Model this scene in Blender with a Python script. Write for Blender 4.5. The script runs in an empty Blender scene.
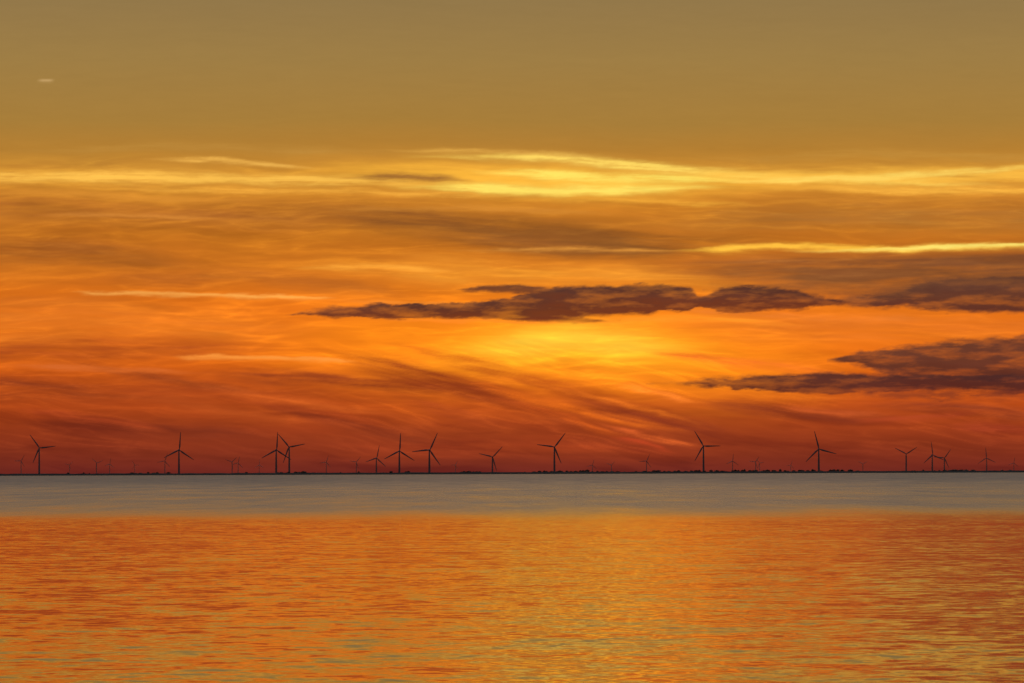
import bpy, bmesh, math, random, time
import numpy as np
from mathutils import Matrix, Vector
random.seed(7)
T0 = time.time()
scene = bpy.context.scene
scene.view_settings.view_transform = 'Standard'
scene.view_settings.look = 'None'
scene.view_settings.exposure = 0
F = 5688.9            # focal length / pixel pitch of a 200 mm lens
HZ = 473.0            # horizon row of the dome chart
TILT = 0.0033
CAM_H = 3.0

def lin(c):
    c = np.asarray(c, dtype=np.float32) / 255.0
    return np.where(c <= 0.04045, c / 12.92, ((c + 0.055) / 1.055) ** 2.4).astype(np.float32)

# ------------------------------------------------------------------ noise
_tabs = {}
def tab(seed):
    if seed not in _tabs:
        r = np.random.RandomState(seed & 0xffff)
        a = r.rand(256, 256) * 2 * np.pi
        _tabs[seed] = (np.cos(a).astype(np.float32), np.sin(a).astype(np.float32))
    return _tabs[seed]
def vnoise(x, y, seed):
    C, S = tab(seed)
    x0 = np.floor(x); y0 = np.floor(y)
    xf = (x - x0).astype(np.float32); yf = (y - y0).astype(np.float32)
    xi = x0.astype(np.int32) & 255; yi = y0.astype(np.int32) & 255
    xj = (xi + 1) & 255; yj = (yi + 1) & 255
    u = xf * xf * (3 - 2 * xf); v = yf * yf * (3 - 2 * yf)
    def g(a, b, dx, dy): return C[a, b] * dx + S[a, b] * dy
    a = g(xi, yi, xf, yf); b = g(xj, yi, xf - 1, yf)
    c = g(xi, yj, xf, yf - 1); d = g(xj, yj, xf - 1, yf - 1)
    a = a + (b - a) * u; c = c + (d - c) * u
    return (a + (c - a) * v) * 1.4

def fbm(x, y, seed, octv=5, gain=0.5):
    s = 0; a = 1.0; t = 0
    for i in range(octv):
        s = s + a * vnoise(x * 2**i + 17.3 * i, y * 2**i - 9.1 * i, seed + i * 31)
        t += a; a *= gain
    return s / t * 1.6

def sst(a, b, x):
    t = np.clip((x - a) / (b - a), 0, 1)
    return t * t * (3 - 2 * t)

# ------------------------------------------------------------------ sky dome
def geo(start, stop, step0, g):
    out = []; p = start; s = step0
    while p < stop:
        p += s; s *= g; out.append(min(p, stop))
    return out
half = math.pi * F
right = geo(1100, 512 + half, 3, 1.07)
cols = np.array([1024 - v for v in reversed(right)] + list(np.arange(-76, 1100.1, 1.1)) + right)
rows_up = geo(20, math.radians(89.5) * F - HZ, 3, 1.07)
rows = np.array(list(np.arange(480, 140, -1.0)) + list(np.arange(140, -20.1, -2.0)) + [-v for v in rows_up])
nc, nr = len(cols), len(rows)
XX, YD = np.meshgrid(cols.astype(np.float32), rows.astype(np.float32))
YY = YD - TILT * (np.clip(XX, -200, 1300) - 512)

gy = [-8200, -5500, -3000, -1800, -1000, -500, -250, -80, 0, 60, 120, 150, 175, 205, 240, 275, 300, 340, 375, 400, 430, 455, 474]
gc = [(76,92,124),(104,122,152),(142,154,178),(170,171,178),(184,168,152),(184,148,106),(174,134,80),(156,124,75),(147,120,74),
      (159,126,69),(168,126,58),(181,127,50),(208,140,48),(202,124,38),(194,110,30),(208,112,30),(226,114,26),(234,114,22),(214,94,22),(184,74,24),(152,58,26),(128,47,28),(110,39,32)]
GL = np.array([lin(c) for c in gc])
wob = 7 * fbm(XX / 260, YY / 60, 3, 3)
Yw = np.where(YY > -100, YY + wob * sst(60, 170, YY) * (1 - sst(400, 470, YY)), YY)
col = np.stack([np.interp(Yw, gy, GL[:, k]) for k in range(3)], axis=-1).astype(np.float32)

wx = 26 * fbm(XX / 180, YY / 70, 11, 4)
wy = 7 * fbm(XX / 150, YY / 45, 12, 4)
fx = 9 * fbm(XX / 40, YY / 10, 13, 5, .6)
fy = 2.2 * fbm(XX / 42, YY / 7, 14, 5, .6)
inframe = sst(-400, -20, YY)
ycol = YD[:, 0]; xrow = XX[0]

def window(x0, x1, y0, y1):
    r = np.where((ycol >= y0 - 4) & (ycol <= y1 + 4))[0]; c = np.where((xrow >= x0) & (xrow <= x1))[0]
    return slice(r[0], r[-1] + 1), slice(c[0], c[-1] + 1)

def over(sl, mask, c):
    m = np.clip(mask, 0, 1)[..., None]
    col[sl] = col[sl] * (1 - m) + c * m

def streak(pts, th, c, op, warp=1.0, up=None, fib=0.5, seed=0, end=.3):
    up = th if up is None else up
    px = [p[0] for p in pts]; py = [p[1] for p in pts]
    L = px[-1] - px[0]; e = end * L
    pad = 2.4 * max(th, up) + 14 * warp + 5
    sl = window(px[0] - e * .3 - 60, px[-1] + e * .3 + 60, min(py) - pad, max(py) + pad)
    x, y = XX[sl], YY[sl]
    X = x + (wx[sl] + fx[sl]) * warp; Y = y + (wy[sl] * warp + fy[sl])
    cy = np.interp(X, px, py)
    env = sst(px[0] - e * .3, px[0] + e, X) * (1 - sst(px[-1] - e, px[-1] + e * .3, X))
    d = Y - cy
    t = np.where(d > 0, d / (th * (0.35 + 0.65 * env)), d / (up * (0.35 + 0.65 * env)))
    slope = (py[-1] - py[0]) / max(L, 1)
    Ys = y - slope * x
    k = max(3.0, min(8.0, th * .7))
    f = 0.5 + 0.65 * fbm(x / (k * 16), Ys / k, 100 + seed, 5, .62)
    m = np.exp(-np.abs(t) ** 2.2) * env * op
    m = m * (1 - fib + fib * 2 * np.clip(f, 0, 1))
    over(sl, m, lin(c))

def cloud(prof, c_top, c_bot, amp, soft, op, seed):
    px = [p[0] for p in prof]
    sl = window(px[0] - 20, px[-1] + 20, min(p[1] for p in prof) - 14, max(p[2] for p in prof) + 14)
    x, y = XX[sl], YY[sl]
    X = x + 0.35 * fx[sl]
    top = np.interp(X, px, [p[1] for p in prof]); bot = np.interp(X, px, [p[2] for p in prof])
    inside = (X > px[0]) & (X < px[-1])
    n1 = fbm(x / 30, y / 7, seed, 5, .62)
    n2 = fbm(x / 48, y / 9, seed + 5, 5, .6)
    n3 = fbm(x / 90, y / 12, seed + 9, 4, .6)
    s = np.minimum(y - top, (bot - y)) + amp * n1
    sf = soft * (1 + 1.2 * np.clip(n3, -.4, 1))
    m = sst(-sf, sf * 1.4, s) * inside * op
    m = m * (0.93 + 0.5 * np.clip(n2, -.6, .15))
    t = np.clip((y - top) / np.maximum(bot - top, 1) + .5 * n2, 0, 1)[..., None]
    cc = lin(c_top) * (1 - t) + lin(c_bot) * t
    over(sl, m, cc)

# -- broad luminous areas and darker veils
streak([(260,352),(500,338),(660,350),(860,376)], 44, (250,134,24), .85, .8, seed=2, fib=.25)
streak([(410,356),(560,342),(730,354)], 24, (255,162,34), .95, .6, seed=3, fib=.25)
streak([(460,350),(575,338),(690,350)], 13, (255,190,56), .85, .5, seed=5, fib=.3)
streak([(-100,318),(150,325),(330,330)], 20, (226,118,36), .7, seed=4)
streak([(300,262),(450,270),(640,276),(760,290)], 14, (238,146,46), .7, seed=5)
streak([(-200,208),(150,212),(420,222)], 13, (174,102,38), .8, seed=6)
streak([(280,206),(450,226),(660,244),(780,240)], 15, (146,86,36), .95, .7, seed=7)
streak([(420,236),(560,246),(690,250)], 7, (130,76,38), .6, .7, seed=8)
streak([(-200,248),(60,252),(230,262)], 14, (168,94,34), .8, seed=9)
streak([(60,284),(250,275),(420,300)], 9, (184,98,34), .65, seed=10)
streak([(640,222),(860,214),(1250,224)], 14, (180,114,46), .8, seed=11)
streak([(640,268),(850,272),(1250,262)], 18, (138,80,42), .98, .6, seed=12)
streak([(600,330),(820,330),(1250,330)], 14, (222,112,36), .6, .6, seed=13)
streak([(-200,354),(120,350),(330,346)], 12, (178,78,28), .75, seed=14)
streak([(-200,392),(150,388),(420,402)], 16, (162,66,26), .75, seed=15)
streak([(-200,340),(0,338),(120,340)], 8, (228,118,36), .5, seed=16)
streak([(300,452),(560,448),(760,452)], 12, (168,64,30), .5, seed=17)
streak([(-200,300),(40,304),(180,308)], 7, (206,108,34), .5, seed=18)

# -- diagonal sheaves falling to the right
for i, (x0, y0, x1, y1, th, c, op) in enumerate([
    (200,374,470,392,8,(150,62,26),.8),
    (330,350,560,408,10,(148,60,24),.8),
    (345,366,640,438,10,(140,54,24),.75),
    (380,392,560,440,6,(162,64,28),.6),
    (430,362,640,402,6,(180,76,24),.6),
    (440,378,690,432,5,(218,98,26),.7),
    (480,396,640,440,4,(206,86,28),.5),
    (120,392,330,424,6,(180,76,30),.6),
    (20,424,300,440,9,(126,48,28),.65),
    (260,404,470,446,7,(130,50,28),.65),
    (560,398,760,446,8,(134,50,28),.65),
    (600,422,705,446,2.6,(222,96,42),.6),
    (612,436,680,452,2.4,(190,68,34),.6),
    (700,402,900,420,7,(140,56,30),.65),
    (860,404,1060,420,6,(134,54,32),.6),
    (770,406,900,414,3,(196,84,38),.6),
    (940,426,1060,434,4,(184,72,38),.6),
    (850,420,980,412,3,(172,66,34),.6),
    (20,410,180,432,4,(174,68,32),.6),
    (560,366,700,384,5,(246,130,28),.6),
    (640,352,850,378,5,(236,112,34),.7),
    (150,376,420,420,4,(204,90,34),.55),
    (230,398,430,436,3,(186,76,32),.5),
    (500,376,690,416,4,(156,62,24),.55),
    (540,384,700,424,3,(230,110,32),.5),
    (380,342,520,368,4,(200,90,24),.5),
    (620,384,700,404,3,(246,124,44),.7),
    (60,360,260,392,4,(150,64,28),.6),
    (-60,376,120,396,5,(146,60,28),.6)]):
    streak([(x0,y0),((x0+x1)/2,(y0+y1)/2 + (3 if i%2 else -3)),(x1,y1)], th, c, op, .4, seed=30+i, fib=.65)

# -- fibrous cirrus filaments
def filaments(slope, kx, ky, seed, amt, region, sharp=5, curve=0):
    Ys = YY - slope * XX - curve * ((XX - 512) / 512) ** 2 + wy * .8
    n = fbm((XX + wx) / kx, Ys / ky, seed, 5, .5)
    ridge = np.clip(1 - np.abs(n) * 2.2, 0, 1) ** sharp
    patch = np.clip(.5 + fbm(XX / 170, YY / 40, seed + 3, 3), 0, 1)
    b = (ridge - .22) * patch * region * amt
    cc = np.stack([b * .9, b * 1.15, b * .8], -1)
    col[:] = col * (1 + cc)
upper = sst(150, 175, YY) * (1 - sst(380, 440, YY))
low = sst(330, 370, YY) * (1 - sst(446, 470, YY))
ctr = sst(230, 360, XX) * (1 - sst(720, 800, XX))
filaments(-.02, 190, 16, 300, .28, upper, 2.5)
filaments(.03, 120, 9, 320, .18, upper, 3)
filaments(-.07, 140, 12, 340, .20, upper * (1 - sst(300, 480, XX)), 3)
filaments(.22, 120, 11, 360, .34, low * ctr, 2.5)
filaments(.14, 110, 10, 380, .30, low * (1 - ctr), 2.5)
bn = fbm((XX + wx) / 150, (YY - .10 * XX + wy) / 17, 400, 5, .52)
bk = sst(.02, .6, bn) * sst(378, 415, YY) * .26
col *= (1 - np.stack([bk * .8, bk * 1.0, bk * .6], -1))

# -- bright gilded band
streak([(-200,180),(200,178),(440,182),(520,186)], 5, (252,190,78), .95, .5, seed=60, fib=.65)
streak([(300,168),(480,176),(640,184),(800,186)], 12, (252,182,60), .95, .5, seed=61, fib=.45)
streak([(430,156),(560,160),(700,172),(1000,186)], 4.5, (255,214,96), 1, .5, seed=62, fib=.6)
streak([(400,186),(560,190),(720,188)], 5, (255,222,98), 1, .5, seed=63, fib=.5)
streak([(480,172),(600,178),(760,180)], 4, (255,222,96), 1, .5, seed=90, fib=.6)
streak([(640,172),(820,178),(1250,170)], 8, (252,186,68), .9, .5, seed=64, fib=.6)
streak([(700,182),(880,178),(1060,164)], 3, (255,210,94), 1, .4, seed=91, fib=.55)
streak([(760,188),(900,190),(1250,196)], 4, (248,178,66), .9, .5, seed=65, fib=.6)
streak([(100,188),(300,190),(520,196)], 3, (244,170,62), .8, .5, seed=92, fib=.6)
streak([(150,161),(210,160),(320,168)], 2.4, (236,176,78), .9, .3, seed=66)
streak([(380,150),(500,152),(620,158)], 2.4, (222,166,72), .6, .3, seed=67, fib=.7)
streak([(520,198),(640,200),(760,206)], 3, (240,166,56), .7, .5, seed=68, fib=.6)
streak([(345,178),(410,177),(475,180)], 4, (166,110,48), .95, .2, seed=69, fib=.3)
streak([(40,216),(130,214),(230,220)], 2.4, (222,140,56), .6, .4, seed=70)
streak([(-60,196),(80,194),(260,202)], 3, (222,144,50), .6, .4, seed=71)
streak([(330,212),(460,206),(620,214)], 3, (210,136,52), .5, .4, seed=93)
streak([(0,152),(200,148),(420,152)], 4, (190,138,60), .5, .6, seed=94, fib=.7)
streak([(700,158),(900,156),(1200,160)], 4, (196,142,60), .5, .6, seed=95, fib=.7)
# -- gilded cloud edges
streak([(675,250),(780,245),(900,249),(1080,244),(1250,240)], 3.8, (255,188,64), 1.0, .25, 2.6, seed=72, fib=.4, end=.12)
streak([(800,251),(920,248),(1100,243),(1250,242)], 2.8, (255,226,110), 1, .2, 1.9, seed=73, fib=.35)
streak([(450,250),(560,248),(700,250)], 2.2, (210,136,56), .7, .3, seed=74, fib=.7)
streak([(74,293),(180,294),(335,298)], 2.3, (246,160,72), 1.0, .12, 1.4, seed=75, fib=.45, end=.1)
streak([(340,300),(430,304),(520,306)], 2, (236,134,50), .5, .3, seed=76)
streak([(172,356),(260,357),(356,360)], 2.6, (242,140,56), 1.0, .12, 1.4, seed=77, fib=.45, end=.1)
streak([(0,366),(80,367),(200,374)], 3, (216,104,42), .8, .3, seed=78, fib=.6)
streak([(300,268),(380,266),(460,272)], 3, (248,160,56), .75, .3, seed=79, fib=.6)
streak([(560,322),(700,318),(800,326)], 4, (248,140,40), .6, .3, seed=81, fib=.6)
streak([(590,300),(760,316),(1000,320)], 4, (232,122,46), .5, .4, seed=82, fib=.6)

# -- dark cloud banks
P, Q = (76,46,42), (106,48,30)
cloud([(700,290,289),(760,282,292),(830,284,299),(900,280,298),(1000,272,290),(1100,276,284)], (128,76,44), (112,64,42), 6, 5, .6, 47)
cloud([(850,266,264),(920,262,270),(1000,258,270),(1200,256,268)], (120,72,44), (120,70,42), 5, 4, .6, 48)
cloud([(820,306,303),(850,297,307),(900,289,307),(925,281,310),(960,277,312),(1024,276,313),(1200,280,315),(1400,300,300)], (100,62,46), (80,42,38), 4, 2.8, .93, 40)
cloud([(282,317,313),(330,307,318),(370,304,318),(420,304,318),(470,302,319),(500,299,320),(530,294,321),(560,286,319),(600,285,316),(640,284,313),(690,287,311),(697,296,307),(703,296,307),(720,287,312),(750,286,312),(790,289,309),(825,297,307),(862,304,301)], P, Q, 3.4, 1.5, .97, 41)
cloud([(448,292,288),(490,284,292),(520,283,294),(552,288,295),(575,294,292)], P, (104,54,36), 3, 1.6, .9, 42)
cloud([(505,320,318),(540,316,322),(575,317,323),(622,321,320)], (110,48,30), (110,48,30), 2, 1.3, .8, 43)
cloud([(826,361,359),(860,352,366),(890,348,375),(920,344,377),(960,341,379),(1000,337,380),(1024,335,380),(1200,330,384),(1400,360,360)], (88,52,44), (82,42,36), 4.5, 3, .92, 44)
cloud([(645,386,381),(690,380,385),(720,378,387),(780,374,392),(830,372,395),(880,375,392),(950,374,391),(1024,375,394),(1200,374,398),(1400,384,384)], (76,42,40), (82,36,32), 3.2, 1.8, .95, 45)
cloud([(850,395,393),(900,390,398),(1000,392,400),(1100,394,398)], (108,46,34), (108,46,34), 5, 4, .65, 46)
streak([(360,319),(470,321),(620,324)], 1.6, (250,130,40), .6, .2, seed=83)

cm = np.exp(-((YY - 82) / 1.1) ** 2) * sst(37, 45, XX) * (1 - sst(50, 57, XX))
over((slice(None), slice(None)), cm * .6, lin((226,186,126)))

fl = fbm((XX + wx) / 210, (YY - .06 * XX + wy) / 9, 200, 5, .55)
fl2 = fbm((XX + wx) / 90, (YY + .05 * XX + wy) / 26, 210, 4, .55)
amt = (0.012 + 0.10 * sst(130, 190, YY)) * inframe
col *= (1 + amt * fl + amt * .8 * fl2)[..., None]
sun = np.exp(-(((XX - 575) / 400) ** 2 + ((YY - 352) / 105) ** 2))
col *= (1 + np.stack([.12 * sun, .20 * sun, .05 * sun], -1))
side = sst(1500, 5500, np.abs(XX - 512))[..., None]
east = lin((44, 48, 62))
col = col * (1 - side) + east * side * (0.6 + 0.4 * sst(-6000, 400, YY))[..., None]
col *= (1 - .10 * np.clip((300 - XX) / 450, 0, 1) * sst(180, 330, YY))[..., None]
col = np.clip(col, 0.001, 1.2)

R = 60000.0
AZ = (XX.astype(np.float64) - 512) / F
EL = (HZ - YD.astype(np.float64)) / F
co = np.stack([R * np.sin(AZ) * np.cos(EL), R * np.cos(AZ) * np.cos(EL), R * np.sin(EL)], -1).reshape(-1, 3)
idx = np.arange(nr * nc).reshape(nr, nc)
quads = np.stack([idx[:-1, :-1], idx[1:, :-1], idx[1:, 1:], idx[:-1, 1:]], -1).reshape(-1, 4)
me = bpy.data.meshes.new("sky")
me.vertices.add(len(co)); me.vertices.foreach_set("co", co.astype(np.float32).ravel())
me.loops.add(quads.size); me.loops.foreach_set("vertex_index", quads.astype(np.int32).ravel())
me.polygons.add(len(quads))
me.polygons.foreach_set("loop_start", np.arange(0, quads.size, 4, dtype=np.int32))
me.update(calc_edges=True)
at = me.color_attributes.new("cloud_light", 'FLOAT_COLOR', 'POINT')
rgba = np.concatenate([col.reshape(-1, 3), np.ones((nr * nc, 1))], 1).astype(np.float32)
at.data.foreach_set("color", rgba.ravel())
sky = bpy.data.objects.new("sky", me); scene.collection.objects.link(sky)
sky.visible_shadow = False
print("sky built", time.time() - T0, nr, nc)

def mat_new(name):
    m = bpy.data.materials.new(name); m.use_nodes = True
    nt = m.node_tree; nt.nodes.clear()
    return m, nt, nt.nodes.new, nt.links.new

m, nt, N, L = mat_new("sky_air")
a = N("ShaderNodeAttribute"); a.attribute_name = "cloud_light"
tc = N("ShaderNodeTexCoord")
vm = N("ShaderNodeVectorMath"); vm.operation = 'MULTIPLY'; vm.inputs[1].default_value = (1/400., 1/6000., 1/60.)
L(tc.outputs["Object"], vm.inputs[0])
no = N("ShaderNodeTexNoise"); no.inputs["Scale"].default_value = 1.0; no.inputs["Detail"].default_value = 4; no.inputs["Roughness"].default_value = .62
no.inputs["Distortion"].default_value = .6
L(vm.outputs[0], no.inputs["Vector"])
mr = N("ShaderNodeMapRange"); mr.inputs[1].default_value = .25; mr.inputs[2].default_value = .75; mr.inputs[3].default_value = .98; mr.inputs[4].default_value = 1.02
L(no.outputs["Fac"], mr.inputs[0])
em = N("ShaderNodeEmission"); out = N("ShaderNodeOutputMaterial")
L(a.outputs["Color"], em.inputs["Color"]); L(mr.outputs[0], em.inputs["Strength"]); L(em.outputs[0], out.inputs[0])
m.cycles.emission_sampling = 'NONE'
me.materials.append(m)

# ------------------------------------------------------------------ world + sun
SUN_EL, SUN_AZ = math.radians(1.3), math.radians(0.9)
w = bpy.data.worlds.new("World"); scene.world = w; w.use_nodes = True
wn = w.node_tree; bg = wn.nodes["Background"]
st = wn.nodes.new("ShaderNodeTexSky"); st.sky_type = 'NISHITA'; st.sun_disc = False
st.sun_elevation = SUN_EL; st.sun_rotation = SUN_AZ
wn.links.new(st.outputs[0], bg.inputs[0]); bg.inputs[1].default_value = 0.05
sl_ = bpy.data.lights.new("sun", 'SUN'); sl_.energy = 0.02; sl_.angle = math.radians(6); sl_.color = (1, .5, .2)
so = bpy.data.objects.new("sun", sl_); scene.collection.objects.link(so)
d = Vector((math.sin(SUN_AZ) * math.cos(SUN_EL), math.cos(SUN_AZ) * math.cos(SUN_EL), math.sin(SUN_EL)))
so.rotation_euler = d.to_track_quat('Z', 'Y').to_euler()
so.location = (0, 0, 500)

# ------------------------------------------------------------------ water
bm = bmesh.new()
RW = 60400
ys = [-3000, 0, 60, 120, 200, 300, 420, 600, 1000, 2000, 5000, 15000, 30000, RW]
xs = [-RW, -20000, -5000, -1000, 0, 1000, 5000, 20000, RW]
vv = [[bm.verts.new((x, y, 0)) for x in xs] for y in ys]
for i in range(len(ys) - 1):
    for j in range(len(xs) - 1):
        bm.faces.new((vv[i][j], vv[i][j+1], vv[i+1][j+1], vv[i+1][j]))
me = bpy.data.meshes.new("sea_water"); bm.to_mesh(me); bm.free()
water = bpy.data.objects.new("sea_water", me); scene.collection.objects.link(water)
m, nt, N, L = mat_new("water")
tc = N("ShaderNodeTexCoord")
def math_n(op, a=None, b=None, c=None):
    n = N("ShaderNodeMath"); n.operation = op
    for i, v in enumerate((a, b, c)):
        if v is None: continue
        if isinstance(v, (int, float)): n.inputs[i].default_value = v
        else: L(v, n.inputs[i])
    return n.outputs[0]
def vec_n(op, a, b):
    n = N("ShaderNodeVectorMath"); n.operation = op
    for i, v in enumerate((a, b)):
        if isinstance(v, tuple): n.inputs[i].default_value = v
        elif v is not None: L(v, n.inputs[i])
    return n
def noise(scale_vec, detail=2, rough=.5, dist=0, rot=0):
    mp = N("ShaderNodeMapping"); mp.inputs["Scale"].default_value = scale_vec; mp.inputs["Rotation"].default_value = (0, 0, rot)
    L(tc.outputs["Object"], mp.inputs["Vector"])
    n = N("ShaderNodeTexNoise"); n.inputs["Scale"].default_value = 1; n.inputs["Detail"].default_value = detail
    n.inputs["Roughness"].default_value = rough; n.inputs["Distortion"].default_value = dist
    L(mp.outputs[0], n.inputs["Vector"]); return n
sep = N("ShaderNodeSeparateXYZ"); L(tc.outputs["Object"], sep.inputs[0])
nA = noise((.10, .14, 1), 2, .5, .3, .12)        # swell
nB = noise((.62, .46, 1), 3, .6, .2, -.15)       # ripples
nC = noise((2.0, 1.2, 1), 2, .6, .1, .2)         # fine ripples
nP = noise((.012, .006, 1), 3, .5)
nP2 = noise((.03, .0035, 1), 3, .6)              # gust patches
nG = noise((.09, .008, 1), 5, .7)                # cat's-paws in the wind zone
yy = math_n('ADD', sep.outputs["Y"], math_n('MULTIPLY', math_n('SUBTRACT', nP.outputs["Fac"], .5), 80))
def ramp(a, b):
    n = N("ShaderNodeMapRange"); n.interpolation_type = 'SMOOTHSTEP'
    n.inputs[1].default_value = a; n.inputs[2].default_value = b
    L(yy, n.inputs[0]); return n.outputs[0]
wind = ramp(310, 540)
far = ramp(400, 2600)
def off(n, s): 
    c = vec_n('SUBTRACT', n.outputs["Color"], (.5, .5, .5)); return vec_n('MULTIPLY', c.outputs[0], s)
s1 = vec_n('ADD', off(nA, (.016, .018, 0)).outputs[0], off(nB, (.05, .062, 0)).outputs[0])
s2 = vec_n('ADD', s1.outputs[0], off(nC, (.06, .08, 0)).outputs[0])
patch = math_n('MULTIPLY_ADD', nP2.outputs["Fac"], .8, .6)
sc = N("ShaderNodeVectorMath"); sc.operation = 'SCALE'; L(s2.outputs[0], sc.inputs[0]); L(patch, sc.inputs["Scale"])
nrm = vec_n('ADD', sc.outputs[0], (0, -.003, 1))
nn = N("ShaderNodeVectorMath"); nn.operation = 'NORMALIZE'; L(nrm.outputs[0], nn.inputs[0])
rough = math_n('MULTIPLY_ADD', wind, .20, .05)
rough = math_n('MULTIPLY_ADD', far, .15, rough)
gust = math_n('MULTIPLY', math_n('SUBTRACT', nG.outputs["Fac"], .5), .5)
rough = math_n('MAXIMUM', math_n('ADD', rough, math_n('MULTIPLY', gust, wind)), .03)
pb = N("ShaderNodeBsdfPrincipled")
pb.inputs["Base Color"].default_value = (.012, .018, .022, 1)
pb.inputs["IOR"].default_value = 1.33
L(rough, pb.inputs["Roughness"]); L(nn.outputs[0], pb.inputs["Normal"])
out = N("ShaderNodeOutputMaterial"); L(pb.outputs[0], out.inputs[0])
me.materials.append(m)

# ------------------------------------------------------------------ simple materials
def solid(name, c, rough=.7, haze=0.0, var=.15, scale=.2):
    m, nt, N, L = mat_new(name)
    tc = N("ShaderNodeTexCoord"); no = N("ShaderNodeTexNoise"); no.inputs["Scale"].default_value = scale; no.inputs["Detail"].default_value = 4
    L(tc.outputs["Object"], no.inputs["Vector"])
    cr = N("ShaderNodeValToRGB")
    cr.color_ramp.elements[0].color = (*[x * (1 - var) for x in c], 1); cr.color_ramp.elements[1].color = (*[x * (1 + var) for x in c], 1)
    L(no.outputs["Fac"], cr.inputs[0])
    p = N("ShaderNodeBsdfPrincipled"); p.inputs["Roughness"].default_value = rough
    L(cr.outputs[0], p.inputs["Base Color"])
    out = N("ShaderNodeOutputMaterial")
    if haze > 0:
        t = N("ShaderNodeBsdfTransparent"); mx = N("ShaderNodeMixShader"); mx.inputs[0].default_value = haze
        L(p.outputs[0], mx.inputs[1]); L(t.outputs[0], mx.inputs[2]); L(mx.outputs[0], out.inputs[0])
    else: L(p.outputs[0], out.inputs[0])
    return m
m_land = solid("marsh_ground", (.06, .05, .03), .95, scale=.01)
m_tree = solid("foliage", (.05, .06, .03), .95, .2)
haze_m = {}
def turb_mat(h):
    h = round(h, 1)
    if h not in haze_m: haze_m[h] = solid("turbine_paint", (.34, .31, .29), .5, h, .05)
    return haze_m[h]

# ------------------------------------------------------------------ far shore
D0 = 15000
bm = bmesh.new()
prof = [(-60, -.3), (-12, .3), (0, 3.2), (8, 5.0), (14, 5.0), (30, 2.0), (1500, 1.5), (44600, 1.5)]
nx = 900
prev = None
for i in range(nx + 1):
    x = -9000 + 18000 * i / nx
    yo = 160 * math.sin(x / 900.) + 60 * math.sin(x / 310. + 1)
    row = []
    for k, (dy, z) in enumerate(prof):
        zz = z + (random.uniform(-.6, .8) if 2 <= k <= 4 else 0)
        if k > 5: row.append(bm.verts.new((x * (1 + dy / D0) if dy > 2000 else x, D0 + dy, zz)))
        else: row.append(bm.verts.new((x, D0 + dy + yo, zz)))
    if prev:
        for k in range(len(prof) - 1):
            bm.faces.new((prev[k], row[k], row[k+1], prev[k+1]))
    prev = row
me = bpy.data.meshes.new("far_shore"); bm.to_mesh(me); bm.free(); me.materials.append(m_land)
o = bpy.data.objects.new("far_shore", me); scene.collection.objects.link(o)

# tree line: many clumps in one mesh
tmp = bmesh.new(); bmesh.ops.create_icosphere(tmp, subdivisions=1, radius=1)
iv = [v.co.copy() for v in tmp.verts]; ifc = [[v.index for v in f.verts] for f in tmp.faces]; tmp.free()
TV, TF = [], []
def clump(x, y, r, h):
    b = len(TV)
    for c in iv:
        k = random.uniform(.75, 1.2)
        TV.append((x + c.x * r * k, y + c.y * r * k, 1.5 + h * .55 + c.z * h * .5 * k))
    TF.extend([[b + q for q in f] for f in ifc])
gx = np.arange(-4000, 4000, 4.0); gg = fbm(gx / 260., gx * 0 + .5, 77, 3)
x = -4000
while x < 3990:
    g = gg[int((x + 4000) / 4)]
    x += random.uniform(5, 16)
    if g > .05:
        clump(x, D0 + 320 + random.uniform(-60, 200), random.uniform(4, 9), random.uniform(5, 7 + 7 * g))
    elif random.random() < .12:
        clump(x, D0 + 340, random.uniform(3, 7), random.uniform(4, 8))
me = bpy.data.meshes.new("distant_treeline"); me.from_pydata(TV, [], TF); me.materials.append(m_tree)
o = bpy.data.objects.new("distant_treeline", me); scene.collection.objects.link(o)

# ------------------------------------------------------------------ wind turbines
def mesh_obj(name, bm, mat, parent):
    me = bpy.data.meshes.new(name); bm.to_mesh(me); bm.free(); me.materials.append(mat)
    me.polygons.foreach_set("use_smooth", [True] * len(me.polygons))
    o = bpy.data.objects.new(name, me); scene.collection.objects.link(o); o.parent = parent
    return o
def ring(bm, pts): return [bm.verts.new(p) for p in pts]
def loft(bm, rings):
    for a, b in zip(rings[:-1], rings[1:]):
        n = len(a)
        for i in range(n): bm.faces.new((a[i], a[(i+1) % n], b[(i+1) % n], b[i]))
    bm.faces.new(rings[0][::-1]); bm.faces.new(rings[-1])

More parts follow.
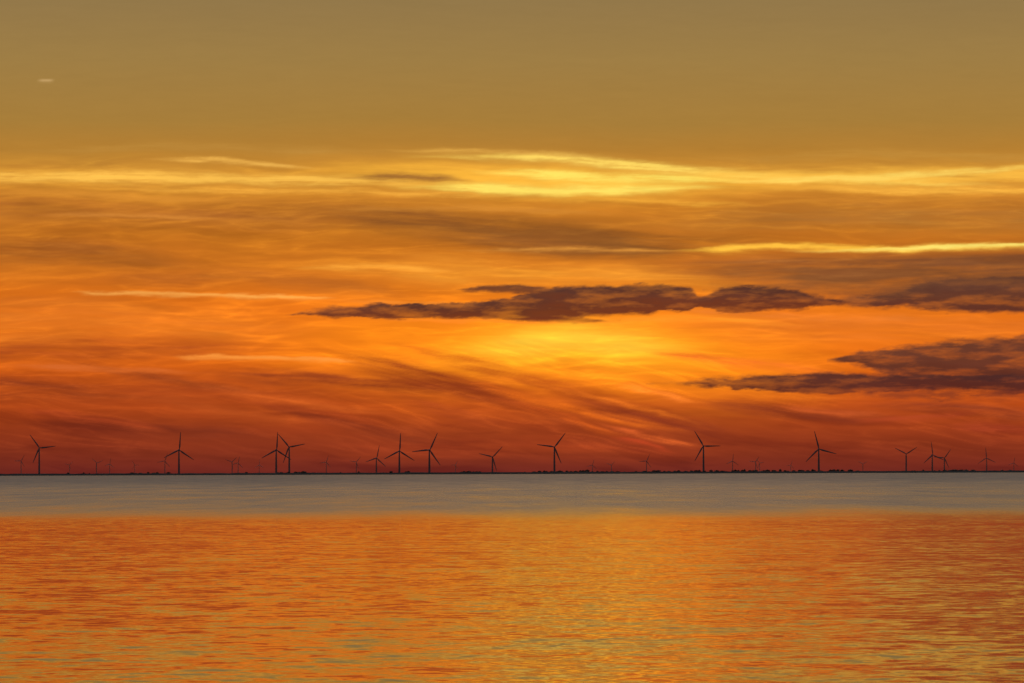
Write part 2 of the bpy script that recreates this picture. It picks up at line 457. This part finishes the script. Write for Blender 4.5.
def turbine(x, hy, blade_px, ang, yaw=0.0, haze=0.0, thick=1.0, BL=56.0):
    D = BL * F / blade_px
    base_y = HZ - TILT * (x - 512)
    H = (base_y - hy) * D / F + CAM_H
    az = (x - 512) / F
    e = bpy.data.objects.new("wind_turbine", None); scene.collection.objects.link(e)
    e.location = (D * math.sin(az), D * math.cos(az), 0)
    e.rotation_euler = (0, 0, -az + yaw)
    e.empty_display_size = 20
    mat = turb_mat(haze)
    bm = bmesh.new(); rs = []
    for z, r in ((0, 3.0), (.3, 2.9), (H * .3, 2.6), (H * .65, 2.15), (H - 1.8, 1.7)):
        r *= thick
        rs.append(ring(bm, [(r * math.cos(t), r * math.sin(t), z) for t in [2 * math.pi * k / 20 for k in range(20)]]))
    loft(bm, rs); mesh_obj("tower", bm, mat, e)
    bm = bmesh.new(); rs = []
    for y, wd, ht in ((-3.2, 1.3, 1.4), (-2.6, 1.9, 2.0), (1, 2.1, 2.2), (6.5, 1.9, 2.0), (9.5, 1.4, 1.4)):
        rs.append(ring(bm, [(wd * math.copysign(abs(math.cos(t)) ** .5, math.cos(t)), y, H + ht * math.copysign(abs(math.sin(t)) ** .5, math.sin(t))) for t in [2 * math.pi * (k + .5) / 16 for k in range(16)]]))
    loft(bm, rs); mesh_obj("nacelle", bm, mat, e)
    bm = bmesh.new(); rs = []
    for y, r in ((-3.1, 1.9), (-4.5, 2.1), (-6, 1.7), (-7, .9), (-7.4, .2)):
        rs.append(ring(bm, [(r * math.cos(t), y, H + r * math.sin(t)) for t in [2 * math.pi * k / 16 for k in range(16)]]))
    loft(bm, rs); mesh_obj("rotor_hub", bm, mat, e)
    for b in range(3):
        th = math.radians(ang + 120 * b)
        bm = bmesh.new(); rs = []
        for f, ch, tk, tw in ((0.02, 2.4, 2.4, 0), (.06, 2.4, 2.3, 0), (.2, 4.6, 1.3, 14), (.35, 4.0, .9, 10), (.6, 3.0, .6, 6), (.85, 2.1, .4, 3), (.97, 1.3, .25, 1), (1, .4, .12, 0)):
            ch *= thick; tk *= thick
            r = f * BL; tw = math.radians(tw); pts = []
            for k in range(10):
                t = 2 * math.pi * k / 10
                cx = ch * .5 * math.cos(t) + (ch - 2.4) * .18; cy = tk * .5 * math.sin(t)
                lx = cx * math.cos(tw) - cy * math.sin(tw); ly = cx * math.sin(tw) + cy * math.cos(tw)
                X = lx * math.cos(th) + r * math.sin(th); Z = -lx * math.sin(th) + r * math.cos(th)
                pts.append((X, -5 + ly - 1.5 * f * f, H + Z))
            rs.append(ring(bm, pts))
        loft(bm, rs); mesh_obj("blade_%d" % (b + 1), bm, mat, e)

T = [(40,448,16.5,-36,.15),(179,450,18,4,.25),(276,450,18,3,.3),(289,447,17,-40,-.2),(376,458,13,12,.4),
     (399,451,18,3,.2),(429,450,19,25,.3),(492,457,14.5,44,.2),(554,447,18,38,.1),(703,446,17.5,-30,-.1),
     (818,449,18.5,-14,.1),(905,454,13,-62,.1),(931,455,13.5,-8,.5),(943,458,11,36,.2)]
for x, hy, bl, an, yw in T:
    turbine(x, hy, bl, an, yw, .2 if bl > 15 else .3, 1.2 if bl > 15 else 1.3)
FT = [(985,458,10.5,-4),(22,461,7,30),(97,463,7,70),(110,464,6,10),(165,461,8,20),(232,462,7.5,50),(238,463,7,15),(259,465,5.5,0),
      (326,462,7,20),(356,462,7,40),(592,465,6,15),(611,465,5.5,50),(646,461,8,25),(732,461,7.5,5),(755,462,7,38),(759,463,5.5,80),
      (790,465,5,20),(862,464,5.5,60),(672,466,4.5,10),(455,465,5,30),(1012,463,6,10),(70,465,5,45),(135,465,5,90)]
for x, hy, bl, an in FT:
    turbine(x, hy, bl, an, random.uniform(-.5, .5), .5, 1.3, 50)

# ------------------------------------------------------------------ camera
cd = bpy.data.cameras.new("camera"); cam = bpy.data.objects.new("camera", cd); scene.collection.objects.link(cam)
cd.lens = 200; cd.sensor_width = 36; cd.clip_start = 1; cd.clip_end = 200000
pitch = math.atan((HZ - 341.5) / F)
mtx = Matrix.Rotation(math.pi / 2 + pitch, 4, 'X') @ Matrix.Rotation(-math.atan(TILT), 4, 'Z')
mtx.translation = (0, 0, CAM_H)
cam.matrix_world = mtx
scene.camera = cam
print("total", time.time() - T0)
